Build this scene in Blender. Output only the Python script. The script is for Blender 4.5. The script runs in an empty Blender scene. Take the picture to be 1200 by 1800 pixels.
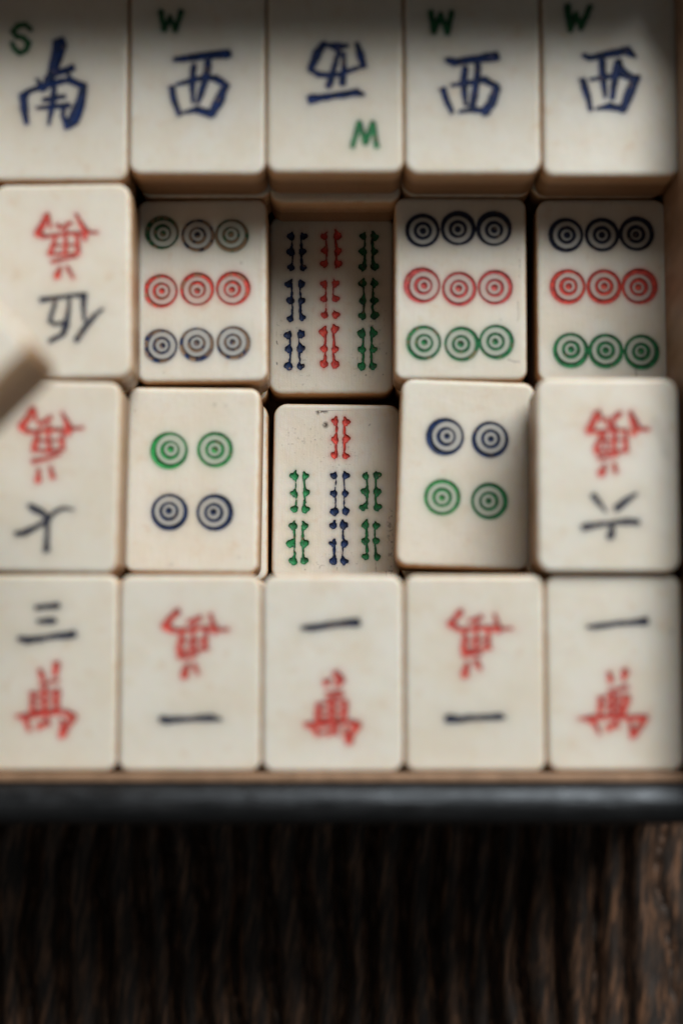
import bpy, bmesh, math
import numpy as np
from mathutils import Vector, Matrix

scene = bpy.context.scene
COL = scene.collection
MM = 0.001

# ------------------------------------------------------------------ camera
FPX = 3200.0                      # focal length in photo pixels (1200 x 1800 photo)
TILT = math.radians(5.7)
CAM_H = 314.8                     # mm above the lowest visible tile faces (z = 0)
cam_d = bpy.data.cameras.new('camera')
cam = bpy.data.objects.new('camera', cam_d)
COL.objects.link(cam)
cam.location = (0, 0, CAM_H * MM)
cam.rotation_euler = (TILT, 0, 0)
cam_d.sensor_fit = 'VERTICAL'
cam_d.sensor_height = 36.0
cam_d.sensor_width = 24.0
cam_d.lens = 64.0
cam_d.clip_start = 0.01
cam_d.clip_end = 50
cam_d.dof.use_dof = True
cam_d.dof.focus_distance = 0.318
cam_d.dof.aperture_fstop = 4.3
cam_d.dof.aperture_blades = 0
scene.camera = cam

def unproj(u, v, z):
    """photo pixel -> world mm on the plane of height z"""
    x, y, d = u - 600.0, -(v - 900.0), -FPX
    wx = x
    wy = y * math.cos(TILT) - d * math.sin(TILT)
    wz = y * math.sin(TILT) + d * math.cos(TILT)
    t = (z - CAM_H) / wz
    return wx * t, wy * t

# ------------------------------------------------------------------ world and window light
world = bpy.data.worlds.new('World')
scene.world = world
world.use_nodes = True
bg = world.node_tree.nodes['Background']
bg.inputs['Color'].default_value = (0.98, 0.97, 0.93, 1)
bg.inputs['Strength'].default_value = 0.06

LDIR = Vector((0.56, 1.02, 1.0)).normalized()
ld = bpy.data.lights.new('window_light', 'AREA')
ld.shape = 'RECTANGLE'
ld.size = 0.78
ld.size_y = 0.64
ld.energy = 14.9
ld.color = (1.0, 0.992, 0.968)
lo = bpy.data.objects.new('window_light', ld)
COL.objects.link(lo)
tgt = Vector((0, 0.02, 0.02))
lo.location = tgt + LDIR * 1.05
lo.rotation_euler = (-LDIR).to_track_quat('-Z', 'Y').to_euler()

scene.view_settings.view_transform = 'Standard'
scene.view_settings.look = 'None'
scene.view_settings.exposure = 0.0
scene.view_settings.gamma = 1.0

# ------------------------------------------------------------------ numpy noise
def _hash(i, j, seed):
    n = (i * 374761393 + j * 668265263 + seed * 974711) & 0xffffffff
    n = ((n ^ (n >> 13)) * 1274126177) & 0xffffffff
    return ((n ^ (n >> 16)) & 0xffff) / 65535.0

def vnoise(x, y, seed=0):
    x = np.asarray(x, float); y = np.asarray(y, float)
    i = np.floor(x).astype(np.int64); j = np.floor(y).astype(np.int64)
    fx = x - i; fy = y - j
    fx = fx * fx * (3 - 2 * fx); fy = fy * fy * (3 - 2 * fy)
    a = _hash(i, j, seed); b = _hash(i + 1, j, seed)
    c = _hash(i, j + 1, seed); d = _hash(i + 1, j + 1, seed)
    return (a + (b - a) * fx) * (1 - fy) + (c + (d - c) * fx) * fy - 0.5

def fbm(x, y, seed=0, oct=3):
    s = 0; a = 1.0
    for k in range(oct):
        s = s + a * vnoise(x * 2 ** k + 17.3 * k, y * 2 ** k + 9.1 * k, seed + k)
        a *= 0.5
    return s

# ------------------------------------------------------------------ materials
class NT:
    def __init__(self, name):
        self.m = bpy.data.materials.new(name)
        self.m.use_nodes = True
        self.t = self.m.node_tree
        self.b = self.t.nodes['Principled BSDF']
    def n(self, typ, **kw):
        nd = self.t.nodes.new(typ)
        for k, v in kw.items():
            if k in nd.inputs.keys():
                nd.inputs[k].default_value = v
            else:
                setattr(nd, k, v)
        return nd
    def l(self, a, b):
        self.t.links.new(a, b)
    def noise(self, vec, scale, detail=3, rough=0.55):
        nd = self.n('ShaderNodeTexNoise')
        nd.inputs['Scale'].default_value = scale
        nd.inputs['Detail'].default_value = detail
        nd.inputs['Roughness'].default_value = rough
        self.l(vec, nd.inputs['Vector'])
        return nd.outputs['Fac']
    def mapping(self, vec, sc, loc=None):
        nd = self.n('ShaderNodeMapping')
        nd.inputs['Scale'].default_value = sc
        self.l(vec, nd.inputs['Vector'])
        if loc is not None:
            self.l(loc, nd.inputs['Location'])
        return nd.outputs['Vector']
    def ramp(self, fac, a, b, lo=0.0, hi=1.0):
        nd = self.n('ShaderNodeMapRange')
        nd.inputs['From Min'].default_value = a
        nd.inputs['From Max'].default_value = b
        nd.inputs['To Min'].default_value = lo
        nd.inputs['To Max'].default_value = hi
        nd.interpolation_type = 'SMOOTHSTEP'
        self.l(fac, nd.inputs['Value'])
        return nd.outputs['Result']
    def math(self, op, a, b=None):
        nd = self.n('ShaderNodeMath'); nd.operation = op
        for k, v in ((0, a), (1, b)):
            if v is None: continue
            if isinstance(v, (int, float)): nd.inputs[k].default_value = v
            else: self.l(v, nd.inputs[k])
        return nd.outputs[0]
    def mix(self, fac, a, b, mode='MIX'):
        nd = self.n('ShaderNodeMix'); nd.data_type = 'RGBA'; nd.blend_type = mode
        for sock, v in ((nd.inputs[0], fac), (nd.inputs[6], a), (nd.inputs[7], b)):
            if isinstance(v, (int, float)): sock.default_value = v
            elif isinstance(v, tuple): sock.default_value = (*v, 1)
            else: self.l(v, sock)
        return nd.outputs[2]
    def bump(self, h, dist, strength=1.0):
        nd = self.n('ShaderNodeBump')
        nd.inputs['Distance'].default_value = dist
        nd.inputs['Strength'].default_value = strength
        self.l(h, nd.inputs['Height'])
        self.l(nd.outputs['Normal'], self.b.inputs['Normal'])
    def attr(self, name):
        nd = self.n('ShaderNodeAttribute'); nd.attribute_name = name
        return nd

def bone_coords(q):
    tc = q.n('ShaderNodeTexCoord').outputs['Object']
    oi = q.n('ShaderNodeAttribute'); oi.attribute_type = 'OBJECT'; oi.attribute_name = 'tile_seed'
    cx = q.n('ShaderNodeCombineXYZ')
    q.l(q.math('MULTIPLY', oi.outputs['Fac'], 7.31), cx.inputs[0])
    q.l(q.math('MULTIPLY', oi.outputs['Fac'], 3.17), cx.inputs[1])
    v = q.mapping(tc, (1000, 1000, 1000), cx.outputs[0])
    return tc, v, oi.outputs['Fac']

def make_bone():
    q = NT('aged_bone')
    tc, v, seed = bone_coords(q)
    base = q.mix(q.ramp(q.noise(v, 0.13, 3), 0.35, 0.70), (0.82, 0.80, 0.725), (0.79, 0.735, 0.625))
    tint = q.math('FRACT', q.math('MULTIPLY', seed, 0.6180339))
    base = q.mix(q.math('MULTIPLY', tint, 0.42), base, (0.75, 0.69, 0.565))
    # pinkish/yellow blotches
    base = q.mix(q.math('MULTIPLY', q.ramp(q.noise(q.mapping(v, (1, 1, 1)), 0.32, 4), 0.56, 0.76), 0.42), base, (0.70, 0.545, 0.385))
    base = q.mix(q.math('MULTIPLY', q.ramp(q.noise(q.mapping(v, (1.9, 1.4, 1)), 0.27, 3), 0.62, 0.80), 0.26), base, (0.66, 0.56, 0.36))
    # long fibres running along the tile
    fib = q.noise(q.mapping(v, (3.2, 0.22, 1.0)), 1.0, 4, 0.6)
    base = q.mix(q.math('MULTIPLY', q.ramp(fib, 0.45, 0.75), 0.16), base, (0.60, 0.53, 0.43))
    # fine pores
    por = q.noise(q.mapping(v, (5.5, 3.6, 3.0)), 1.0, 2, 0.5)
    base = q.mix(q.math('MULTIPLY', q.ramp(por, 0.72, 0.80), 0.42), base, (0.27, 0.19, 0.12))
    # amber patina on rim and flanks
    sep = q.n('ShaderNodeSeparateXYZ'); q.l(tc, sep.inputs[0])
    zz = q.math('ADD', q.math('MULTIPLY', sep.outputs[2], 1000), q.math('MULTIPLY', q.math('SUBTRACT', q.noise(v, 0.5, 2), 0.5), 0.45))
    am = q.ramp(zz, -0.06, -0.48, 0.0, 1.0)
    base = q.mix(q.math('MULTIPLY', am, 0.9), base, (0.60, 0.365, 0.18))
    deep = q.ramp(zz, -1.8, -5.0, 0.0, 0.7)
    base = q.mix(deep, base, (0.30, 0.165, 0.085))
    # pigment that has bled into the bone, and grime
    st = q.attr('stain')
    base = q.mix(st.outputs['Alpha'], base, st.outputs['Color'])
    dr = q.attr('grime')
    base = q.mix(dr.outputs['Fac'], base, (0.085, 0.06, 0.045))
    q.l(base, q.b.inputs['Base Color'])
    q.l(q.ramp(q.noise(v, 0.8, 3), 0.3, 0.7, 0.30, 0.46), q.b.inputs['Roughness'])
    q.b.inputs['Subsurface Weight'].default_value = 0.5
    q.b.inputs['Subsurface Radius'].default_value = (1.0, 0.62, 0.36)
    q.b.inputs['Subsurface Scale'].default_value = 0.0018
    q.b.inputs['Specular IOR Level'].default_value = 0.42
    h = q.math('ADD', q.math('MULTIPLY', fib, 0.5), q.math('ADD', q.noise(v, 0.45, 3), q.math('MULTIPLY', por, 0.25)))
    q.bump(h, 0.00010, 0.8)
    return q.m

def make_bamboo_mat():
    q = NT('bamboo_back')
    tc, v, seed = bone_coords(q)
    fib = q.noise(q.mapping(v, (4.0, 0.25, 4.0)), 1.0, 4, 0.6)
    base = q.mix(q.ramp(fib, 0.3, 0.7), (0.20, 0.105, 0.05), (0.35, 0.20, 0.095))
    q.l(base, q.b.inputs['Base Color'])
    q.b.inputs['Roughness'].default_value = 0.42
    q.bump(fib, 0.0001, 0.6)
    return q.m

def make_paint(name, colr, dark, wear, groove=(0.30, 0.19, 0.11)):
    q = NT(name)
    tc, v, seed = bone_coords(q)
    n1 = q.noise(v, 1.3, 3)
    base = q.mix(q.ramp(n1, 0.35, 0.68), colr, dark)
    lo = 0.66 - 0.30 * wear
    base = q.mix(q.ramp(q.noise(q.mapping(v, (1.3, 1, 1)), 0.55, 3, 0.6), lo, lo + 0.06, 0.0, min(1.0, 0.55 + wear * 0.5)), base, groove)
    e = q.attr('depth_in')
    base = q.mix(q.math('MULTIPLY', q.ramp(e.outputs['Fac'], 0.0, 0.22, 1.0, 0.0), 0.55), base, tuple(0.45 * c for c in dark))
    q.l(base, q.b.inputs['Base Color'])
    q.b.inputs['Roughness'].default_value = 0.5
    q.b.inputs['Specular IOR Level'].default_value = 0.3
    q.bump(q.noise(v, 2.6, 3), 0.00012, 0.8)
    return q.m

BONE = make_bone()
BAMBOO = make_bamboo_mat()
PAL = {
    'blue':  ((0.012, 0.036, 0.125), (0.010, 0.018, 0.045)),
    'royal': ((0.004, 0.028, 0.145), (0.004, 0.012, 0.040)),
    'navy':  ((0.015, 0.022, 0.060), (0.014, 0.015, 0.028)),
    'green': ((0.022, 0.250, 0.085), (0.022, 0.110, 0.050)),
    'lime':  ((0.030, 0.360, 0.090), (0.030, 0.170, 0.060)),
    'red':   ((0.760, 0.090, 0.062), (0.430, 0.050, 0.046)),
    'pink':  ((0.640, 0.105, 0.098), (0.430, 0.070, 0.070)),
    'dark_shaded_green': ((0.018, 0.160, 0.055), (0.012, 0.060, 0.028)),  # dark green; on the top-row letters it has shade put into the colour
}
_pm = {}
def paint(key, wear):
    k = (key, wear)
    if k not in _pm:
        c, d = PAL[key]
        _pm[k] = make_paint('paint_%s_%s' % (key, 'worn' if wear > 0.5 else ('chipped' if wear > 0.2 else 'fresh')), c, d, wear)
    return _pm[k]

# ------------------------------------------------------------------ mesh helpers
def mesh_obj(name, verts, faces, mat, parent=None, smooth=True):
    me = bpy.data.meshes.new(name)
    me.from_pydata([tuple(p) for p in verts], [], [tuple(f) for f in faces])
    me.update()
    if smooth:
        me.polygons.foreach_set('use_smooth', np.ones(len(me.polygons), bool))
    if mat: me.materials.append(mat)
    o = bpy.data.objects.new(name, me)
    COL.objects.link(o)
    if parent: o.parent = parent
    return o

def rrect(hw, hh, r, n=7):
    """rounded rectangle, counter-clockwise, quadrant by quadrant: NE, NW, SW, SE"""
    pts = []
    for q, (sx, sy) in enumerate(((1, 1), (-1, 1), (-1, -1), (1, -1))):
        cx, cy = sx * (hw - r), sy * (hh - r)
        for k in range(n):
            a = math.pi / 2 * (q + k / (n - 1))
            pts.append((cx + r * math.cos(a), cy + r * math.sin(a)))
    return pts

# ---- mark fields (all in tile-local mm) ---------------------------------
def seg_field(X, Y, pts, sq=False):
    F = np.full(X.shape, -9.0)
    if len(pts) == 1: pts = [pts[0], pts[0]]
    for (x0, y0, r0), (x1, y1, r1) in zip(pts[:-1], pts[1:]):
        dx, dy = x1 - x0, y1 - y0
        L2 = dx * dx + dy * dy + 1e-9
        t = np.clip(((X - x0) * dx + (Y - y0) * dy) / L2, 0, 1)
        ex, ey = X - x0 - t * dx, Y - y0 - t * dy
        if sq:      # brush ends: a squarish nib held at a slant
            a_, b_ = np.abs(ex * .94 + ey * .34), np.abs(ey * .94 - ex * .34)
            d = (a_ ** 4 + b_ ** 4) ** .25
        else:
            d = np.hypot(ex, ey)
        F = np.maximum(F, r0 + (r1 - r0) * t - d)
    return F

class Tile:
    """one mahjong tile: Empty > bone_face, bamboo_back, and its engraved marks"""
    T = 13.4
    def __init__(self, box, z, rot, seed, tilt=(0, 0)):
        x0, y0, x1, y1 = box
        xm, ym = (x0 + x1) / 2, (y0 + y1) / 2
        ax, _ = unproj(x0, ym, z); bx, _ = unproj(x1, ym, z)
        _, ay = unproj(xm, y0, z); _, by = unproj(xm, y1, z)
        self.w, self.h = bx - ax, ay - by
        self.c = ((ax + bx) / 2, (ay + by) / 2)
        self.z, self.rot, self.seed, self.tilt = z, math.radians(rot), seed, tilt
        self.marks = []      # (name, material, stain colour, stain strength, reach, function)
        self.grime = []
        self.discs = []
    def loc(self, u, v):
        x, y = unproj(u, v, self.z)
        x -= self.c[0]; y -= self.c[1]
        c, s = math.cos(-self.rot), math.sin(-self.rot)
        return x * c - y * s, x * s + y * c
    def pxmm(self):
        a = unproj(600, 900, self.z); b = unproj(700, 900, self.z)
        return (b[0] - a[0]) / 100
    # -- marks -----------------------------------------------------------
    def glyph(self, name, key, wear, org, sc, strokes, fat=1.12, rag=0.10, label=None):
        k = self.pxmm()
        S = []
        for st in strokes:
            pts = []
            for p in st:
                x, y = self.loc(org[0] + p[0] / sc, org[1] + p[1] / sc)
                pts.append((x, y, p[2] / sc * k * fat + (0.075 if name != 'bamboo_stick' else 0.0)))
            S.append(pts)
        sd = self.seed * 13 + len(self.marks)
        def f(X, Y):
            F = np.full(X.shape, -9.0)
            wx = X + 0.10 * fbm(X * 0.9, Y * 0.9, sd + 5); wy = Y + 0.10 * fbm(X * 0.9 + 31, Y * 0.9, sd + 6)
            for pts in S:
                F = np.maximum(F, seg_field(wx, wy, pts, name == 'character'))
            return F + rag * fbm(X * 1.7, Y * 1.7, sd)
        self.marks.append((name, paint(key, wear), PAL[key][0], 0.30, 0.35, f, label))
    def circle(self, cu, cv, key, wear, R=31.0, off=(0, 0), thick=4.6, th2=4.6, dot=6.0, dotkey=None):
        k = self.pxmm()
        cx, cy = self.loc(cu, cv)
        rnd = np.random.RandomState(self.seed * 31 + len(self.marks))
        ox, oy = off[0] * k * .8, -off[1] * k * .8
        sd = self.seed * 17 + len(self.marks)
        thick += .7; th2 += .6; R *= k; thick *= k; th2 *= k; dot *= k
        jx, jy = rnd.uniform(-.7, .7, 2) * k
        def f(X, Y):
            wob = 0.05 * fbm(X * 0.6, Y * 0.6, sd) + 0.035 * fbm(X * 2.6, Y * 2.6, sd + 3)
            d0 = np.hypot(X - cx, Y - cy)
            d1 = np.hypot(X - cx - ox, Y - cy - oy)
            F1 = np.minimum(R + 0.5 * np.hypot(ox, oy) - d1, d0 - (R - thick))
            ri = R * 0.54
            F2 = np.minimum(ri - np.hypot(X - cx - ox * .45 - jx, Y - cy - oy * .45 - jy), d0 - (ri - th2))
            F3 = dot - np.hypot(X - cx - jx, Y - cy + jy)
            return np.maximum(np.maximum(F1, F2), F3) + wob
        self.marks.append(('circle', paint(key, wear), PAL[key][0], 0.34, 0.30, f, None))
        self.discs.append((cx, cy, R, PAL[key][0], 0.16))
    def stick(self, org, sc, xl, xr, yt, ym, yb, key, wear=0.15, b=37, gap=(), line=8.5, loose=(), tops=None):
        """bamboo stick: two thin stems back to back, each with three leaf blobs turned outwards"""
        rnd = np.random.RandomState(self.seed * 7 + len(self.marks) * 3 + 1)
        k = self.pxmm()
        strokes = []
        for side, xs in ((-1, xl), (1, xr)):
            ys = [yt, ym, yb]
            if tops and side == tops[0]: ys[0] = tops[1]
            sl = rnd.uniform(-6, 6)
            lw = line * rnd.uniform(0.8, 1.3)
            if (side, 0) not in gap:
                strokes.append([(xs + sl, ys[0] - 12, lw * .8), (xs, ys[1] - 10, lw)])
            if (side, 1) not in gap:
                strokes.append([(xs, ys[1] + 5, lw), (xs - sl * .5, ys[2] + 8, lw)])
            for q, yy in enumerate(ys):
                bb = b * rnd.uniform(0.82, 1.08)
                out = side * (12 + rnd.uniform(0, 8))
                if (side, q) in loose: out = side * rnd.uniform(34, 40)
                dy = rnd.uniform(-5, 5)
                dirv = (-1, 0.35, 1)[q] * rnd.uniform(0.2, 1.0)
                strokes.append([(xs + out + side * 10, yy + dy, bb * .62), (xs + out, yy + dy + 2, bb * .92)])
                strokes.append([(xs + out, yy + dy, bb * .6), (xs + side * 2, yy + dy + dirv * bb * .9, bb * .22)])
                strokes.append([(xs + out, yy + dy, bb * .6), (xs + side * 1, yy + dy - rnd.uniform(.7, 1.3) * bb, lw)])
        self.glyph('bamboo_stick', key, wear, org, sc, strokes, fat=1.1, rag=0.19)
    def dirt(self, pts, r=1.2, amt=0.8, soft=0.12, speck=0.0):
        k = self.pxmm()
        self.grime.append(([(*self.loc(x, y), r * k) for x, y in pts], amt, soft, speck))
    # -- build -----------------------------------------------------------
    def build(self, name, label, group='bone and bamboo tiles packed in the box', step=0.2, cat='mahjong tile', blank=False):
        root = bpy.data.objects.new(name, None)
        root.empty_display_size = 0.005
        COL.objects.link(root)
        root.location = (self.c[0] * MM, self.c[1] * MM, (self.z - self.T) * MM)
        root.rotation_euler = (math.radians(self.tilt[0]), math.radians(self.tilt[1]), self.rot)
        root['label'] = label; root['category'] = cat
        if group: root['group'] = group
        self.root = root
        hw, hh, T = self.w / 2, self.h / 2, self.T
        rnd = np.random.RandomState(self.seed)
        rc = 2.1 + rnd.uniform(-.3, .4)
        bev = 0.75 + rnd.uniform(-.1, .15)
        bone_t = 5.6 + rnd.uniform(-.5, .5)
        inset = bev + 0.12
        # --- flanks of the bone slab (z measured down from the face)
        loops = []
        nq = 7
        loops.append((rrect(hw - inset, hh - inset, rc - 1.4 * inset, nq), 0.0))
        m = 6
        for a in range(m + 1):
            t = math.pi / 2 * a / m
            ins = bev * (1 - math.sin(t)); dz = bev * (1 - math.cos(t)) * 0.9 + 0.004
            loops.append((rrect(hw - ins, hh - ins, rc - ins * 1.4, nq), -dz))
        loops.append((rrect(hw + .02, hh + .02, rc, nq), -bone_t * .5))
        loops.append((rrect(hw, hh, rc, nq), -bone_t))
        V = []; Fc = []
        N = nq * 4
        wob = lambda x, y, z: (x + .06 * float(vnoise(y * .12, z * .2, self.seed)), y + .08 * float(vnoise(x * .12, z * .2, self.seed + 9)))
        for pts, z in loops:
            for x, y in pts:
                xx, yy = (x, y) if z == 0 else wob(x, y, z)
                V.append((xx, yy, z))
        for a in range(len(loops) - 1):
            for i in range(N):
                j = (i + 1) % N
                Fc.append((a * N + i, (a + 1) * N + i, (a + 1) * N + j, a * N + j))
        # --- face: rectangle grid, cut exactly along the engraved marks
        mg = 0.293 * (rc - 1.4 * inset) + 0.05
        gx, gy = hw - inset - mg, hh - inset - mg
        def frame(corner, between):
            for qd in range(4):
                cidx = corner[qd]
                for kx in range(nq - 1):
                    Fc.append((cidx, qd * nq + kx, qd * nq + kx + 1))
                Fc.append((cidx, qd * nq + nq - 1, ((qd + 1) % 4) * nq, corner[(qd + 1) % 4], *between[qd]))
        if blank:
            base = len(V)
            V += [(gx, gy, 0), (-gx, gy, 0), (-gx, -gy, 0), (gx, -gy, 0)]
            Fc.append((base, base + 1, base + 2, base + 3))
            frame([base, base + 1, base + 2, base + 3], [()] * 4)
        V = np.array(V); Fc = list(Fc)
        stain = np.zeros((len(V), 4)); grime = np.zeros(len(V))
        gv = None
        if not blank:
            nx = int(round(2 * gx / step)); ny = int(round(2 * gy / step))
            xs = np.linspace(-gx, gx, nx + 1); ys = np.linspace(-gy, gy, ny + 1)
            X, Y = np.meshgrid(xs, ys)
            Fs = np.array([mk[5](X, Y) for mk in self.marks])
            U = Fs.max(axis=0)
            U[0, :] = U[-1, :] = -1; U[:, 0] = U[:, -1] = -1
            U = np.where(np.abs(U) < 1e-4, -1e-4, U)
            P = np.stack([X.ravel(), Y.ravel()], 1); u = U.ravel(); FF = Fs.reshape(len(self.marks), -1)
            idx = np.arange((nx + 1) * (ny + 1)).reshape(ny + 1, nx + 1)
            a, b, c, d = idx[:-1, :-1].ravel(), idx[:-1, 1:].ravel(), idx[1:, 1:].ravel(), idx[1:, :-1].ravel()
            par = ((np.arange(nx)[None, :] + np.arange(ny)[:, None]) % 2).ravel().astype(bool)
            t1 = np.where(par[:, None], np.stack([a, b, c], 1), np.stack([a, b, d], 1))
            t2 = np.where(par[:, None], np.stack([a, c, d], 1), np.stack([b, c, d], 1))
            tris = np.concatenate([t1, t2])
            ins = u[tris] > 0
            cnt = ins.sum(1)
            nP = len(P)
            edge_id = {}; extra = []
            def cross(i, j):
                key = (i, j) if i < j else (j, i)
                e = edge_id.get(key)
                if e is None:
                    t = u[i] / (u[i] - u[j])
                    extra.append(P[i] + (P[j] - P[i]) * t)
                    e = nP + len(extra) - 1
                    edge_id[key] = e
                return e
            out_f = tris[cnt == 0].tolist()
            full = tris[cnt == 3]
            owner = FF[:, full].sum(2).argmax(0) if len(full) else np.array([], int)
            mark_f = [[] for _ in self.marks]
            for f, o in zip(full.tolist(), owner.tolist()): mark_f[o].append(f)
            for f, iv in zip(tris[(cnt == 1) | (cnt == 2)].tolist(), ins[(cnt == 1) | (cnt == 2)].tolist()):
                one = sum(iv) == 1
                kk = iv.index(one) # the lone vertex
                p, q_, r_ = f[kk], f[(kk + 1) % 3], f[(kk + 2) % 3]
                e1, e2 = cross(p, q_), cross(p, r_)
                lone = [p, e1, e2]; rest = [e1, q_, r_, e2]
                inside_f, outside_f = (lone, rest) if one else (rest, lone)
                o = int(FF[:, f].sum(1).argmax())
                mark_f[o].append(inside_f); out_f.append(outside_f)
            P2 = np.concatenate([P, np.array(extra).reshape(-1, 2)]) if extra else P
            u2 = np.concatenate([u, np.zeros(len(extra))])
            # engraved depth below the face
            dep = -0.34 * (1 - np.exp(-np.maximum(u2, 0) / 0.16))
            # stains round the marks
            sc_ = np.zeros((len(P2), 4))
            Fx = np.array([mk[5](P2[:, 0], P2[:, 1]) for mk in self.marks])
            own = Fx.argmax(0); mx = Fx.max(0)
            cols = np.array([mk[2] for mk in self.marks])
            # pigment thinned into bone: lighter version of the pigment
            thin = cols[own] * 0.55 + np.array([0.45, 0.38, 0.31]) * 0.45
            sc_[:, :3] = thin
            redness = np.where(cols[own][:, 0] > .3, 1.35, 1.0)
            sc_[:, 3] = redness * 0.44 * np.exp(np.minimum(mx, 0) / 0.30) + 0.10 * np.exp(np.minimum(mx, 0) / 1.1)
            for cx, cy, R, colr, st in self.discs:
                dd = np.hypot(P2[:, 0] - cx, P2[:, 1] - cy)
                ins_ = np.clip((R - dd) / .25, 0, 1)
                sel = ins_ > 0.5
                grey = np.array(colr) * 0.28 + np.array([0.33, 0.36, 0.35]) * 0.72
                sc_[sel, :3] = sc_[sel, :3] * 0.35 + grey * 0.65
                sc_[:, 3] = np.maximum(sc_[:, 3], ins_ * (0.46 + 0.34 * np.exp(np.minimum(mx, 0) / 0.25)))
            g_ = np.zeros(len(P2))
            for pts, amt, soft, speck in self.grime:
                ff = seg_field(P2[:, 0], P2[:, 1], pts) + 0.10 * fbm(P2[:, 0] * 3, P2[:, 1] * 3, self.seed + 77)
                val = np.clip(ff / soft + .5, 0, 1) * amt
                if speck: val = val * np.clip((fbm(P2[:, 0] * 2.6, P2[:, 1] * 2.6, self.seed + 5, 2) - speck) * 7, 0, 1)
                g_ = np.maximum(g_, val)
            off = len(V)
            V = np.concatenate([V, np.column_stack([P2, np.minimum(dep * 0, 0)])])
            Fc += [tuple(off + i for i in f) for f in out_f]
            g = idx + off
            frame([int(g[-1, -1]), int(g[-1, 0]), int(g[0, 0]), int(g[0, -1])],
                  [g[-1, 1:-1].tolist(), g[1:-1, 0][::-1].tolist(), g[0, 1:-1][::-1].tolist(), g[1:-1, -1].tolist()])
            stain = np.concatenate([stain, sc_]); grime = np.concatenate([grime, g_])
        # bone face object, origin at the face centre
        Vw = V * MM
        bone = mesh_obj('bone_face', Vw, Fc, BONE, root)
        bone.location = (0, 0, T * MM)
        bone['tile_seed'] = float(self.seed)
        me = bone.data
        ca = me.attributes.new('stain', 'FLOAT_COLOR', 'POINT')
        ca.data.foreach_set('color', stain.ravel().astype(np.float32))
        ga = me.attributes.new('grime', 'FLOAT', 'POINT')
        ga.data.foreach_set('value', grime.astype(np.float32))
        if not blank:
            for mk, fl in zip(self.marks, mark_f):
                if not fl: continue
                used = sorted({i for f in fl for i in f})
                mp = {i: n for n, i in enumerate(used)}
                vv = np.column_stack([P2[used], dep[used]]) * MM
                o = mesh_obj(mk[0], vv, [tuple(mp[i] for i in f) for f in fl], mk[1], root)
                o.location = (0, 0, T * MM)
                o['tile_seed'] = float(self.seed)
                at = o.data.attributes.new('depth_in', 'FLOAT', 'POINT')
                at.data.foreach_set('value', u2[used].astype(np.float32))
                if mk[6]: o['label'] = mk[6]
        # --- bamboo back
        V = []; Fc = []
        bt = T - bone_t
        rb = 1.6
        lv = [(-.04, -bone_t - .01), (-.04, -bone_t - .25), (0, -bone_t - .5)]
        for a in range(6):
            t = math.pi / 2 * a / 5
            lv.append((-rb * (1 - math.cos(t)), -(T - rb) - rb * math.sin(t)))
        for ins, z in lv:
            for x, y in rrect(hw + ins, hh + ins, rc + ins * .4, nq):
                V.append((x, y, z))
        for a in range(len(lv) - 1):
            for i in range(N):
                j = (i + 1) % N
                Fc.append((a * N + i, (a + 1) * N + i, (a + 1) * N + j, a * N + j))
        Fc.append(tuple(range((len(lv) - 1) * N, len(lv) * N))[::-1])
        Fc.append(tuple(range(N)))
        bo = mesh_obj('bamboo_back', np.array(V) * MM, Fc, BAMBOO, root)
        bo.location = (0, 0, T * MM)
        bo['tile_seed'] = float(self.seed)
        return root

L1, L2, L3 = 0.0, 13.5, 27.0

# ------------------------------------------------------------------ the carrying box
def wood_mat(name, a, b, rough, sx=(4, .3, 4), bumpd=0.0002, rvar=0.12, spec=0.5, scale=1.0):
    q = NT(name)
    tc = q.n('ShaderNodeTexCoord').outputs['Object']
    v = q.mapping(tc, tuple(1000 * s * scale for s in sx))
    n = q.noise(v, 0.35, 5, 0.6)
    base = q.mix(q.ramp(n, 0.32, 0.68), a, b)
    q.l(base, q.b.inputs['Base Color'])
    v2 = q.mapping(tc, (1000, 1000, 1000))
    n2 = q.noise(v2, 0.22, 4, 0.6)
    q.l(q.ramp(n2, 0.3, 0.7, rough - rvar, rough + rvar), q.b.inputs['Roughness'])
    q.b.inputs['Specular IOR Level'].default_value = spec
    h = q.math('ADD', n, q.math('MULTIPLY', n2, 0.8))
    q.bump(h, bumpd, 1.0)
    return q.m

LINING = wood_mat('brown_lining_wood', (0.26, 0.155, 0.09), (0.37, 0.225, 0.135), 0.5, (1, 1, .2))
LACQUER = wood_mat('black_lacquered_wood', (0.010, 0.0105, 0.011), (0.021, 0.021, 0.022), 0.36, (.3, 3, 3), 0.00022, spec=0.5)
LACQUER.node_tree.nodes['Principled BSDF'].inputs['Specular Tint'].default_value = (0.80, 0.90, 1.0, 1)

def box_bm(bm, x0, x1, y0, y1, z0, z1):
    vs = [bm.verts.new((x * MM, y * MM, z * MM)) for z in (z0, z1) for x, y in ((x0, y0), (x1, y0), (x1, y1), (x0, y1))]
    for f in ((3, 2, 1, 0), (4, 5, 6, 7), (0, 1, 5, 4), (1, 2, 6, 5), (2, 3, 7, 6), (3, 0, 4, 7)):
        bm.faces.new([vs[i] for i in f])

def bm_obj(name, bm, mat, parent, bevel=0.0, seg=4):
    if bevel:
        bmesh.ops.bevel(bm, geom=bm.edges[:], offset=bevel * MM, segments=seg, profile=0.5, affect='EDGES')
    me = bpy.data.meshes.new(name); bm.to_mesh(me); bm.free()
    for p in me.polygons: p.use_smooth = True
    me.materials.append(mat)
    o = bpy.data.objects.new(name, me); COL.objects.link(o)
    o.parent = parent
    return o

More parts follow.
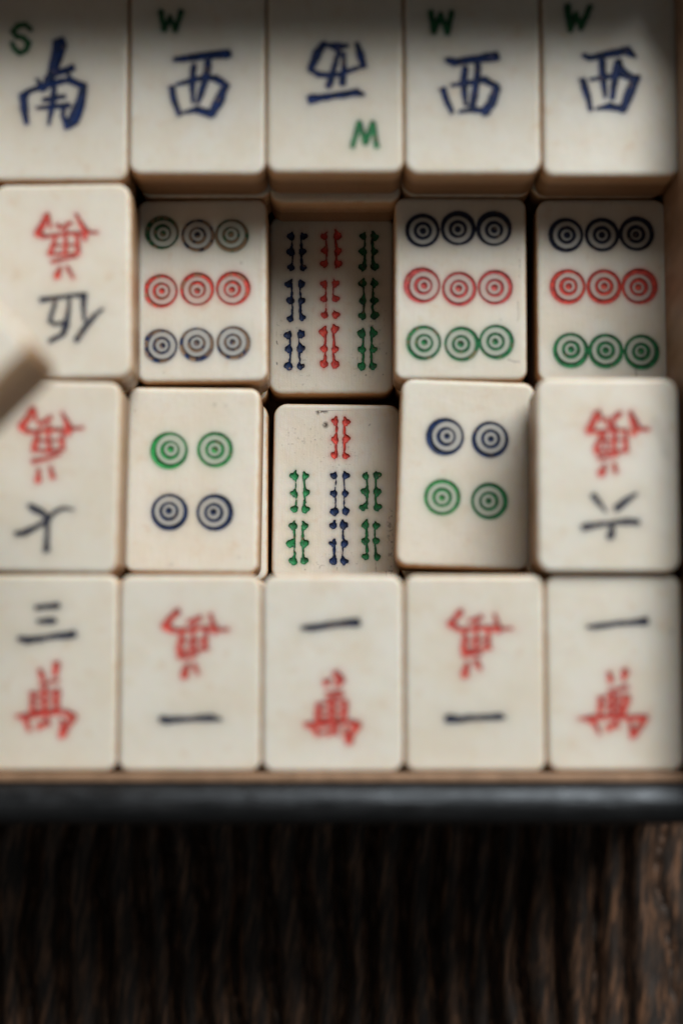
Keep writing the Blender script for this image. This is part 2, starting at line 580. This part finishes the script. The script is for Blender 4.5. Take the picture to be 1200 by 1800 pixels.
XE = 54.4                                     # inner face of the east wall
XW = -62.0
YS = unproj(600, 1359, L3)[1]                 # inner face of the near wall
YN = YS + 4 * 31.4 + 1.5                      # inner face of the back panel
FLOOR = L1 - 13.6
TABLE = FLOOR - 18.0
RIM = L3 + 5.0
box = bpy.data.objects.new('tile_box', None)
COL.objects.link(box)
box.location = (0, 0, TABLE * MM)
box['label'] = 'dark lacquered wooden box with brown lining holding all the tiles'
box['category'] = 'box'
def bpart(name, dims, mat, bevel, seg=5):
    bm = bmesh.new(); box_bm(bm, *dims)
    o = bm_obj(name, bm, mat, box, bevel, seg)
    o.location = (0, 0, -TABLE * MM)
    return o

ln = 1.3
bpart('lining', (XW, XE, YS - ln, YS, FLOOR, RIM - 2.6), LINING, .35)
bpart('lining', (XE, XE + ln, YS - ln, YN + ln, FLOOR, RIM + 4.0), LINING, .35)
bpart('lining', (XW, XE, YN, YN + ln, FLOOR, RIM), LINING, .35)
bpart('lining', (XW - ln, XW, YS - ln, YN + ln, FLOOR, RIM), LINING, .35)
bpart('box_floor', (XW - ln, XE + ln, YS - ln, YN + ln, TABLE + 6.0, FLOOR), LINING, 0)
W = 6.6
bpart('front_wall', (XW - ln - W, XE + ln + W, YS - ln - W, YS - ln, TABLE + 1.0, RIM - .8), LACQUER, 3.2, 10)
bpart('side_wall', (XE + ln, XE + ln + W * .7, YS - ln, YN + ln, TABLE + 1.0, RIM + 4.2), LACQUER, 1.8, 6)
bpart('side_wall', (XW - ln - W, XW - ln, YS - ln, YN + ln, TABLE + 1.0, RIM), LACQUER, 1.8, 6)
bpart('back_panel', (XW - ln - W, XE + ln + W * .7, YN + ln, YN + ln + 5, TABLE + 1.0, L3 + 23), LACQUER, 1.5, 5)

# ------------------------------------------------------------------ table
def table():
    q = NT('weathered_dark_wood')
    tc = q.n('ShaderNodeTexCoord').outputs['Object']
    mp = q.n('ShaderNodeMapping'); mp.inputs['Scale'].default_value = (1000, 1000, 1000); mp.inputs['Rotation'].default_value = (0, 0, math.radians(9))
    q.l(tc, mp.inputs['Vector'])
    f1 = q.noise(q.mapping(mp.outputs['Vector'], (0.9, 0.11, 1)), 1.0, 4, 0.55)
    f2 = q.noise(q.mapping(mp.outputs['Vector'], (0.5, 0.12, 1)), 1.0, 3, 0.5)
    base = q.mix(q.ramp(f1, 0.40, 0.74), (0.020, 0.014, 0.011), (0.27, 0.140, 0.078))
    base = q.mix(q.ramp(f2, 0.44, 0.72), base, (0.045, 0.033, 0.026))
    q.l(base, q.b.inputs['Base Color'])
    q.l(q.ramp(f1, 0.3, 0.7, 0.62, 0.40), q.b.inputs['Roughness'])
    q.bump(f1, 0.00028, 0.8)
    x0, x1, y0, y1, st = -170.0, 190.0, -170.0, 190.0, 0.6
    nx, ny = int((x1 - x0) / st), int((y1 - y0) / st)
    X, Y = np.meshgrid(np.linspace(x0, x1, nx + 1), np.linspace(y0, y1, ny + 1))
    u = X / 6.3 + 1.1 * fbm(X * 0.055, Y * 0.020, 3, 2) + 0.24 * fbm(X * 0.12, Y * 0.06, 8, 2) + 0.06 * fbm(X * .5, Y * .22, 13, 2)
    i = np.floor(u); f = u - i
    cap = 3.4 + 4.0 * _hash(i.astype(np.int64), i.astype(np.int64) * 0, 5)
    prof = np.power(np.clip(1 - (2 * f - 1) ** 2, 0, 1), 0.55)
    side = fbm(X * .25, Y * .06, 21)
    Z = cap * prof + 0.30 * side + 0.16 * fbm(X * 1.3 + Y * .25, Y * 0.25, 40) - 6.2
    V = np.column_stack([X.ravel(), Y.ravel(), Z.ravel() + TABLE]) * MM
    idx = np.arange((nx + 1) * (ny + 1)).reshape(ny + 1, nx + 1)
    F = np.stack([idx[:-1, :-1].ravel(), idx[:-1, 1:].ravel(), idx[1:, 1:].ravel(), idx[1:, :-1].ravel()], 1)
    o = mesh_obj('table_top', V, F.tolist(), q.m)
    o['kind'] = 'structure'
table()

# ------------------------------------------------------------------ TILES
seedc = [0]
def tile(box_, z, rot=0.0, tilt=(0, 0)):
    seedc[0] += 1
    return Tile(box_, z, rot, seedc[0], tilt)

NAME = 'mahjong_tile'
Z1 = ((0, 0), 2.5)
# --- row 1 (against the back)
t = tile((-16, -26, 226, 318), L3, 0.3)
t.glyph('letter', 'dark_shaded_green', .1, *Z1, [[(135,128,8),(112,108,9),(78,115,9),(58,138,9),(72,160,9),(105,167,9),(127,190,10),(115,222,10),(90,234,9),(66,216,8),(54,190,7)]])
t.glyph('character', 'royal', .1, *Z1, [
    [(264,194,24),(248,262,19),(222,340,13),(190,392,10)],
    [(166,350,5),(186,384,12)], [(205,345,8),(262,318,12),(314,300,13)],
    [(130,398,7),(104,424,15),(108,480,14),(118,540,7)],
    [(130,400,8),(200,376,11),(262,360,11),(300,352,9),(340,366,10),(372,378,10)],
    [(300,325,5),(318,360,8)],
    [(368,382,12),(352,460,17),(322,530,20),(296,556,11),(276,500,7)],
    [(195,440,7),(240,432,9),(280,425,8)], [(168,475,6),(235,470,9),(300,464,11)],
    [(238,392,8),(230,470,9),(216,545,4)], [(284,466,10),(276,510,7)]])
t.build(NAME, 'tile with blue south character and shade-coloured green letter S, top left corner')

t = tile((228, -36, 466.5, 306), L3, 0.0)
t.glyph('letter', 'dark_shaded_green', .1, *Z1, [[(708,52,10),(722,130,9),(748,72,7),(772,134,9),(796,52,9)]])
t.glyph('character', 'royal', .1, *Z1, [
    [(772,262,9),(850,252,13),(930,242,15),(996,238,17)],
    [(853,290,9),(845,360,11),(847,450,5)], [(915,278,12),(905,340,11),(886,400,10),(870,450,6)],
    [(755,388,11),(765,440,12),(786,500,9)],
    [(778,372,5),(830,356,9),(900,340,10),(950,345,12),(996,374,9)],
    [(988,382,11),(965,440,16),(930,503,13)],
    [(810,495,5),(862,482,12),(925,500,12)]])
t.build(NAME, 'tile with upright blue west character and shade-coloured green W directly right of the letter S tile')

Z2 = ((460, 0), 2.4)
t = tile((468, -38, 708.5, 304), L3, 0.0)
t.glyph('letter', 'green', .1, *Z2, [[(382,616,8),(411,518,9),(437,604,9),(468,520,9),(484,618,8)]])
t.glyph('character', 'royal', .1, *Z2, [
    [(262,182,8),(236,222,14),(206,290,10)], [(272,190,6),(320,197,14),(358,192,6)],
    [(402,188,8),(415,230,14),(428,275,11)],
    [(200,292,6),(240,314,9),(300,320,8),(360,302,8),(412,284,6)],
    [(325,215,6),(302,300,8),(282,362,11)], [(346,225,5),(346,290,8),(340,350,12)],
    [(210,418,16),(300,405,10),(395,391,14),(428,400,5)]])
t.build(NAME, 'tile with west character upside down and bright green letter below it, top row')

t = tile((710, -36, 949.5, 306), L3, 0.0)
t.glyph('letter', 'dark_shaded_green', .1, *Z2, [[(713,52,10),(724,135,10),(754,58,8),(782,140,9),(800,52,9)]])
t.glyph('character', 'royal', .1, *Z2, [
    [(782,252,8),(812,264,13),(900,250,13),(980,240,18)],
    [(858,290,10),(850,350,12),(858,440,6)], [(912,278,10),(905,340,10),(886,460,12)],
    [(802,360,5),(870,350,9),(935,336,12),(990,365,8)],
    [(765,382,12),(780,430,10),(800,470,8)], [(990,370,12),(970,430,14),(940,473,14)],
    [(835,472,5),(890,462,9),(950,472,10)]])
t.build(NAME, 'tile with upright blue west character directly right of the upside-down west tile')

Z3 = ((900, 0), 4.0)
t = tile((951, -34, 1191, 310), L3, 0.0)
t.glyph('letter', 'dark_shaded_green', .1, *Z3, [[(385,45,20),(398,140,19),(404,212,14),(446,95,14),(480,200,14),(510,130,15),(543,48,17)]])
t.glyph('character', 'royal', .1, *Z3, [
    [(502,390,9),(545,408,16),(700,375,22),(806,356,26),(862,398,8)],
    [(630,435,20),(635,530,20),(650,680,10)], [(745,442,23),(720,540,20),(700,690,12)],
    [(552,560,8),(640,545,14),(760,527,12),(820,546,15),(880,546,14)], [(755,470,12),(825,535,14)],
    [(495,570,20),(520,660,20),(550,765,12)], [(860,560,22),(820,660,24),(775,775,18)],
    [(592,766,6),(680,748,22),(770,768,18)]])
t.build(NAME, 'tile with blue west character and shade-coloured green W in the top right corner of the box')

# --- row 2
Z4 = ((0, 310), 4.615)
t = tile((-13, 323, 231, 666), L3, 1.0)
t.glyph('character', 'red', .15, *Z4, [
    [(385,315,14),(350,390,17),(305,465,18)], [(392,335,10),(410,410,7)],
    [(300,468,13),(370,490,13),(460,476,9),(560,463,9),(680,465,12)],
    [(620,312,6),(658,390,14),(695,452,24),(690,510,9)], [(700,456,9),(788,455,5)],
    [(450,500,9),(410,628,14)], [(470,400,12),(500,420,8),(570,382,11)], [(536,390,6),(536,480,10),(530,630,12)],
    [(628,480,11),(635,620,13)], [(415,628,7),(530,632,6),(640,625,7)], [(440,562,5),(630,555,5)],
    [(430,692,10),(540,668,7),(620,650,6)], [(490,742,6),(466,808,18)], [(550,742,10),(594,820,6)]], label='red ten thousand character')
t.glyph('character', 'navy', .15, *Z4, [
    [(345,1002,15),(440,992,12),(560,968,8),(690,962,11)],
    [(452,1010,8),(432,1090,8),(402,1178,8),(450,1202,8),(540,1182,9)],
    [(565,980,7),(560,1080,8),(542,1200,15),(515,1280,13),(415,1333,12)],
    [(682,972,17),(677,1070,12),(686,1170,7)],
    [(828,1082,7),(760,1140,11),(680,1240,14),(625,1328,14)]], label='dark blue five character')
t.build(NAME, 'tile with upside-down red character above a blue five, left edge of second row')

Z6 = ((230, 330), 4.8)
t = tile((241, 350, 470, 672), L2, 0.6)
offs = [(-3,-2),(1,1),(1,3), (-3,0),(0,-3),(3,-3), (-4,1),(0,4),(2,2)]
cs = [(274,385),(563,400),(847,394),(264,872),(560,866),(852,860),(264,1332),(556,1310),(858,1302)]
ks = ['dark_shaded_green','navy','dark_shaded_green','red','red','red','blue','blue','blue']
ws = [.6,.85,.8,.5,.5,.4,.62,.7,.75]
for (x, y), k, w_, of in zip(cs, ks, ws, offs):
    t.circle(230 + x / 4.8, 330 + y / 4.8, k, w_, R=28.9, off=of, thick=4.0, th2=4.0, dot=5.5)
t.dirt([(288, 655)], 1.2, .5)
t.dirt([(424, 462)], 3, .25, .3)
t.build(NAME, 'nine-circle tile with badly worn, chipped paint beside the blue five tile', step=.15)

Z7 = ((460, 340), 4.8)
t = tile((472, 376, 693, 692), L1, 0.0, (0.5, 0))
S9 = [(258,335,360,487,620,'blue'),(545,625,355,480,590,'red'),(868,935,360,487,610,'dark_shaded_green'),
      (255,325,760,900,1045,'blue'),(540,605,755,882,1015,'red'),(860,935,755,900,1025,'dark_shaded_green'),
      (240,315,1185,1300,1450,'blue'),(535,605,1160,1305,1430,'red'),(855,925,1170,1305,1450,'green')]
for n, (a, b, c, d, e, k) in enumerate(S9):
    kw = {}
    if n == 3: kw = dict(loose={(-1, 0)}, gap={(-2, 0)})
    if n == 4: kw = dict(gap={(1, 1)}, line=4.5)
    if n == 7: kw = dict(tops=(1, 1135))
    t.stick(*Z7, a, b, c, d, e, k, wear=.12, **kw)
for p in ([(484,573),(485,590),(483,592)], [(485,598),(488,604)], [(486,636),(487,639)]): t.dirt(p, .9, .8)
t.dirt([(643,658)], 1.3, .7); t.dirt([(673,657)], 1.3, .7); t.dirt([(680,620)], 2.0, .5); t.dirt([(636,680)], 1.0, .6)
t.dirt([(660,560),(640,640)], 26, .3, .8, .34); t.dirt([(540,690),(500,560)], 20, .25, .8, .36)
t.build(NAME, 'nine-stick bamboo tile sunk deep and half shaded in the middle of the second row', step=.125)

t = tile((693, 347, 925, 668), L2, -.3)
cs = [(290,350),(575,338),(868,345),(300,795),(580,818),(868,812),(303,1258),(598,1268),(878,1248)]
ks = ['navy'] * 3 + ['pink'] * 3 + ['green'] * 3
offs = [(-1,-1),(0,-3),(-1,-4), (-5,-1),(1,1),(2,-1), (-2,0),(2,0),(2,1)]
ws = [.05,.05,.25,.1,.15,.15,.45,.35,.15]
for (x, y), k, w_, of in zip(cs, ks, ws, offs):
    t.circle(680 + x / 4.615, 330 + y / 4.615, k, w_, R=30.3, off=of, thick=5.2 if k == 'navy' else 4.3, th2=5.2 if k == 'navy' else 4.4)
t.dirt([(916,452),(913,460)], 1.5, .8); t.dirt([(913,465),(914,470)], 1.0, .8); t.dirt([(912,485)], 1.2, .6); t.dirt([(910,438)], 1, .5)
t.dirt([(893,632),(905,636),(912,636)], 1.3, .45, .2); t.dirt([(909,530),(911,555),(909,565)], .8, .35); t.dirt([(880,562)], 1.1, .4)
t.dirt([(703,420),(704,440)], .8, .4)
t.dirt([(900,600)], 3, .3, .3)
t.build(NAME, 'nine-circle tile with scratched right edge, right of the sunken nine-stick tile', step=.15)

t = tile((943, 350, 1174, 674), L2, 0.0)
cs = [(290,370),(565,370),(832,365),(308,770),(580,768),(848,780),(322,1262),(595,1270),(868,1278)]
ks = ['navy'] * 3 + ['red'] * 3 + ['green'] * 3
offs = [(-2,0),(0,-1),(1,-2), (-3,1),(0,2),(3,-3), (0,3),(0,2),(2,2)]
for (x, y), k, of in zip(cs, ks, offs):
    t.circle(930 + x / 4.444, 330 + y / 4.444, k, .1, R=30.5, off=of, thick=5.4, th2=5.6)
t.dirt([(1116,642),(1117,655),(1117,662)], 1.2, .5, .2)
t.build(NAME, 'shaded nine-circle tile with black, red and green rows beside the right box wall', step=.15)

# --- row 3
Z5 = ((0, 660), 5.0)
t = tile((-36, 669, 209, 1006), L3, -.9)
t.glyph('character', 'red', .15, *Z5, [
    [(290,305,20),(250,370,19),(188,450,21)], [(300,322,15),(320,390,9)],
    [(186,456,16),(260,500,13),(330,490,10),(440,480,11),(560,475,11),(620,470,18)],
    [(550,332,6),(580,400,16),(610,462,24),(600,520,9)], [(620,468,13),(720,462,6)],
    [(350,430,11),(400,400,13),(440,372,13)], [(330,510,12),(300,658,17)],
    [(430,440,11),(430,560,13),(440,660,16)], [(550,490,9),(550,648,13)],
    [(300,656,10),(440,668,10),(560,642,7)], [(330,580,7),(540,570,6)], [(300,754,16),(400,736,11),(520,690,9)],
    [(345,832,9),(336,918,18)], [(445,812,9),(465,890,15)]], label='red ten thousand character')
t.glyph('character', 'navy', .1, *Z5, [
    [(265,1152,13),(300,1174,20),(370,1200,17),(430,1262,17)], [(432,1250,13),(500,1190,11),(560,1168,9),(640,1180,4)],
    [(152,1390,16),(220,1385,20),(300,1342,15),(420,1270,13)], [(420,1250,15),(415,1400,12),(410,1528,20)]], label='dark blue seven character')
t.build(NAME, 'tile with upside-down red character above a blue seven, left edge of third row')

t = tile((221, 681, 456, 1008), L2, -.7)
for x, y, k, of, w_ in ((402,578,'lime',(-4,3),.05),(743,580,'lime',(1,0),.3),(388,1058,'blue',(1,3),.05),(735,1070,'blue',(3,0),.05)):
    t.circle(210 + x / 4.444, 660 + y / 4.444, k, w_, R=31.0, off=of, thick=4.4, th2=4.4)
t.dirt([(236,722)], 2.2, .55, .2); t.dirt([(239,754)], 1.3, .25); t.dirt([(377,711)], 4, .22, .4); t.dirt([(397,713)], 3, .18, .4)
t.dirt([(301,993)], 4, .18, .5); t.dirt([(420,980)], 3, .18, .5)
t.build(NAME, 'four-circle tile with green pair above blue pair, left of the seven-stick tile', step=.15)

ZB = ((470, 690), 5.0)
t = tile((479, 710, 704, 1024), L1, -.75, (0, 0))
S7 = [(605,675,255,405,550,'red',{}),(250,325,730,880,1020,'green',{}),(598,672,730,890,1040,'blue',dict(line=4.5)),
      (875,950,730,870,1010,'green',dict(loose={(-1,2)},gap={(-2,1)})),(238,312,1170,1325,1480,'green',dict(loose={(-1,1)})),
      (587,660,1165,1325,1480,'blue',dict(gap={(-1,0)})),(872,945,1165,1305,1440,'green',{})]
for (a, b, c, d, e, k, kw) in S7:
    t.stick(*ZB, a, b, c, d, e, k, wear=.08, **kw)
t.dirt([(572,747)], 4.6, 1.0, .5, -.30); t.dirt([(572,721),(560,724)], 4.5, .8, .5, -.05)
t.dirt([(554,773)], .8, .8); t.dirt([(592,999)], .9, .8); t.dirt([(650,746),(648,748)], .7, .5)
t.dirt([(678,1005),(679,1015)], .9, .7); t.dirt([(660,990),(661,1005)], .9, .45); t.dirt([(536,1001)], .9, .6)
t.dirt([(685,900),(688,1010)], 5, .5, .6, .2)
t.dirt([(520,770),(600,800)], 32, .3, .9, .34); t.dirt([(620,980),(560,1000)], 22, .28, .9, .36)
t.build(NAME, 'seven-stick bamboo tile in sharp focus with one red stick at its top', step=.125)

t = tile((700, 668, 936, 999), L2, -2.1)
for x, y, k, of, w_ in ((440,540,'blue',(-5,1),.05),(792,560,'blue',(-1,2),.15),(400,1038,'lime',(0,-1),.1),(775,1066,'green',(2,0),.05)):
    t.circle(690 + x / 4.615, 650 + y / 4.615, k, w_, R=31.5, off=of, thick=4.8, th2=4.6, dot=5.5)
t.build(NAME, 'slightly turned four-circle tile with blue pair above green pair, right of the seven-stick tile', step=.15)

Z8 = ((930, 650), 4.444)
t = tile((943, 664, 1193, 1006), L3 + 1.5, -.2)
t.glyph('character', 'red', .2, *Z8, [
    [(535,335,17),(500,400,17),(462,480,18)], [(542,345,10),(562,400,8)],
    [(462,482,11),(540,482,9),(640,472,9),(760,476,9)], [(600,390,12),(620,450,8)], [(700,348,15),(652,382,13),(650,440,9)],
    [(790,342,13),(812,400,23),(830,450,27),(810,500,13)], [(850,466,13),(924,466,7)],
    [(560,500,10),(522,628,15)], [(665,462,15),(660,560,13),(660,640,15)], [(750,482,11),(750,628,15)], [(588,492,5),(600,620,7)],
    [(522,640,12),(600,640,9),(680,640,9),(760,628,9)], [(550,690,13),(620,680,9),(690,662,7)], [(540,560,5),(740,550,5)],
    [(590,742,6),(562,808,20)], [(660,737,9),(672,790,12)]], label='red ten thousand character')
t.glyph('character', 'navy', .15, *Z8, [
    [(500,990,15),(540,1040,13),(590,1100,5)], [(688,1078,20),(750,1026,17),(828,972,7)],
    [(430,1228,21),(540,1212,13),(680,1192,13),(760,1186,17),(838,1192,16)], [(635,1200,15),(645,1260,13),(630,1298,21)]], label='dark blue six character')
t.dirt([(1165,795)], 4, .25, .5); t.dirt([(1172,800),(1150,740)], 8, .12, .8)
t.build(NAME, 'tile with upside-down red character above a blue six, beside the right box wall')

# --- row 4 (against the near wall)
Z9 = ((0, 1000), 2.609)
t = tile((-38, 1010, 207, 1357), L3, 0.0)
t.glyph('character', 'navy', .15, *Z9, [[(172,178,7),(262,170,10)], [(182,240,7),(246,238,10)], [(92,320,7),(130,329,12),(230,312,8),(334,302,14)]], label='dark blue three character')
t.glyph('character', 'red', .15, *Z9, [
    [(186,470,7),(196,500,11)], [(260,440,11),(252,485,7)], [(190,532,5),(262,512,5)],
    [(150,572,8),(150,640,8)], [(265,562,10),(260,640,8)], [(205,545,8),(205,665,8)], [(150,575,6),(265,565,6)], [(150,610,4),(260,602,4)], [(142,650,5),(270,645,6)],
    [(82,678,4),(116,678,12),(200,666,7),(300,656,7),(338,680,11)], [(115,682,11),(135,735,6)], [(182,724,10),(215,700,7)], [(207,665,6),(226,712,6)],
    [(335,680,10),(310,720,8),(286,760,12)], [(284,700,7),(288,750,9)]], label='red ten thousand character')
t.build(NAME, 'tile with blue three above upright red character in the bottom left corner')

t = tile((208.5, 1010, 459, 1357), L3, 0.0)
t.glyph('character', 'red', .2, *Z9, [
    [(812,197,11),(782,226,8),(756,262,12),(800,285,8),(850,280,7),(930,272,7),(990,278,11)],
    [(965,212,4),(980,260,9),(986,290,7)], [(990,280,5),(1045,280,3)],
    [(868,242,7),(915,226,8)], [(892,235,5),(886,300,6),(885,370,8)], [(835,300,7),(820,375,8)], [(945,290,7),(940,360,8)],
    [(822,380,7),(950,366,6)], [(835,335,4),(940,326,4)], [(822,402,7),(870,405,6),(900,392,5)],
    [(860,442,6),(846,488,12)], [(890,442,7),(906,475,5)]], label='red ten thousand character')
t.glyph('character', 'navy', .2, *Z9, [[(744,690,12),(770,694,12),(860,690,7),(960,682,12),(1008,690,4)]], label='dark blue one character')
t.build(NAME, 'upside-down red character above a blue one stroke, second tile of the bottom row')

ZA = ((440, 1000), 2.308)
t = tile((460.5, 1010, 709, 1358), L3, 0.0)
t.glyph('character', 'navy', .25, *ZA, [[(216,240,7),(250,240,10),(340,225,9),(430,218,13)]], label='dark blue one character')
t.glyph('character', 'red', .2, *ZA, [
    [(308,462,9),(322,450,4)], [(348,426,10),(366,450,11),(350,470,6)], [(310,502,3),(368,500,5)], [(310,526,4),(370,512,5)],
    [(276,552,7),(270,610,7)], [(385,542,8),(380,600,8)], [(330,532,8),(330,622,9)], [(275,549,5),(385,541,5)], [(275,580,4),(380,575,4)], [(272,610,5),(385,605,5)],
    [(226,632,6),(250,635,11),(320,630,6),(400,620,6),(434,635,11)], [(246,637,9),(275,670,6),(298,665,4)], [(320,666,9),(350,640,6)], [(338,625,5),(352,670,5)],
    [(434,637,9),(410,670,7),(400,698,10)], [(385,650,5),(391,690,7)]], label='red ten thousand character')
t.build(NAME, 'tile with blue one stroke above upright red character, middle of the bottom row')

t = tile((710.5, 1010, 957, 1357), L3, 0.0)
t.glyph('character', 'red', .2, *ZA, [
    [(850,177,9),(830,200,6),(811,225,9),(850,248,6),(910,240,6),(1000,240,9)], [(990,187,3),(1000,225,7),(1005,245,11)], [(1010,242,4),(1058,243,2.6)],
    [(890,210,5),(935,196,6)], [(915,205,4),(915,320,7)], [(870,260,6),(865,330,8)], [(965,250,5),(960,320,7)], [(865,330,6),(970,320,5)], [(865,295,3.5),(965,286,3.5)],
    [(866,350,6),(930,345,5)], [(880,386,6),(868,430,10)], [(915,376,8),(930,405,4)]], label='red ten thousand character')
t.glyph('character', 'navy', .15, *ZA, [[(804,608,13),(840,611,10),(930,603,7),(1010,600,10),(1030,603,3)]], label='dark blue one character')
t.build(NAME, 'upside-down red character above a blue one stroke, fourth tile of the bottom row')

ZC = ((940, 1000), 4.615)
t = tile((958.5, 1010, 1199, 1357), L3, 0.0)
t.glyph('character', 'navy', .2, *ZC, [[(432,470,7),(500,468,16),(650,447,13),(800,436,15),(886,426,24)]], label='dark blue one character')
t.glyph('character', 'red', .15, *ZC, [
    [(600,850,10),(610,900,17)], [(730,832,20),(716,890,11)], [(600,990,7),(738,962,13)],
    [(530,1052,13),(520,1180,11)], [(750,1042,15),(712,1160,15)], [(625,1020,14),(612,1200,16)], [(680,1030,8),(665,1200,8)],
    [(530,1042,7),(750,1032,9)], [(530,1110,6),(730,1102,6)], [(520,1190,7),(720,1182,9)],
    [(362,1215,5),(460,1215,22),(560,1206,9),(700,1210,11),(888,1206,18)], [(452,1222,20),(482,1260,15),(520,1330,7)],
    [(600,1290,20),(652,1252,12)], [(640,1205,10),(672,1278,10)], [(880,1218,18),(850,1280,15),(792,1346,22)], [(762,1212,9),(782,1330,13)]], label='red ten thousand character')
t.dirt([(1181,1110)], 6, .2, .7)
t.build(NAME, 'tile with blue one stroke above upright red character in the bottom right corner')

# ------------------------------------------------------------------ lower tiles peeping out
def lower(box_, z, rot, label, grp='lower tiles peeping out from under the top ones'):
    t = tile(box_, z, rot)
    t.build(NAME, label, group=grp, blank=True)

def under(px_box, zsrc, zdst, dx, dy, rot, label):
    """same plan position as an upper tile, nudged by dx, dy millimetres"""
    t = tile(px_box, zsrc, rot)
    t.z = zdst
    t.c = (t.c[0] + dx, t.c[1] + dy)
    t.build(NAME, label, group='lower tiles peeping out from under the top ones', blank=True)

under((-16, -26, 226, 318), L3, L2, -.4, -.3, .2, 'lower tile whose edge shows under the letter S tile')
under((228, -36, 466.5, 306), L3, L2, .5, -.25, 0, 'shadowed lower tile under the west tile next to the letter S tile')
under((468, -38, 708.5, 304), L3, L2, .0, -1.3, 0, 'lower tile jutting out below the upside-down west tile')
under((710, -36, 949.5, 306), L3, L2, -.2, -.1, 0, 'shadowed lower tile under the fourth tile of the top row')
under((951, -34, 1191, 310), L3, L2, -.5, .2, 0, 'shadowed lower tile under the west tile in the top right corner')
under((-13, 323, 231, 666), L3, L2, -.9, -.2, .3, 'lower tile under the blue five tile at the left edge')
under((241, 350, 470, 672), L2, L1, -.6, -1.2, .4, 'lower tile edge showing below the badly worn nine-circle tile')
under((693, 347, 925, 668), L2, L1, .5, -.6, 0, 'lower tile under the scratched nine-circle tile')
under((943, 350, 1174, 674), L2, L1, .2, -.3, 0, 'lower tile under the shaded nine-circle tile at the right wall')
under((-36, 669, 209, 1006), L3, L2, -.6, .2, -.6, 'lower tile showing as a pale strip right of the blue seven tile')
under((221, 681, 456, 1008), L2, L1, .85, -.6, .2, 'lower tile showing as a pale strip right of the green and blue four-circle tile')
under((700, 668, 936, 999), L2, L1, .8, -1.4, .2, 'lower tile showing below the turned four-circle tile')
under((943, 664, 1193, 1006), L3 + 1.5, L2, -.3, 0, 0, 'lower tile under the blue six tile at the right wall')
under((-38, 1010, 207, 1357), L3, L2, 0, .1, 0, 'lower tile under the blue three tile in the bottom left corner')
under((208.5, 1010, 459, 1357), L3, L2, .4, .2, 0, 'lower tile showing beside the second tile of the bottom row')
under((460.5, 1010, 709, 1358), L3, L2, .3, 0, 0, 'lower tile under the middle tile of the bottom row')
under((710.5, 1010, 957, 1357), L3, L2, -.3, 0, 0, 'lower tile under the fourth tile of the bottom row')
under((958.5, 1010, 1199, 1357), L3, L2, -.5, 0, 0, 'lower tile under the tile in the bottom right corner')

# ------------------------------------------------------------------ loose tiles lying on top, at the left edge
cxp, cyp = unproj(90, 648, L3 + 13.5)
def loose(dx, dy, ztop, rot, label, tilt=(0, 0)):
    t = tile((400, 400, 640, 742), L3, rot)
    t.w, t.h = 22.0, 31.0
    t.z = ztop; t.tilt = tilt
    t.c = (cxp + dx, cyp + dy)
    t.build(NAME, label, group=None, blank=True)
loose(-13.6, -1.4, L3 + 42.0, 45, 'blurred loose tile lying turned on top of the others at the left edge', (-14, 0))
loose(-28.0, 1.0, L3 + 13.6, 43, 'tile underneath the blurred loose tile at the left edge')
loose(-27.0, 2.0, L3 + 27.1, 47, 'second tile carrying the blurred loose tile at the left edge')
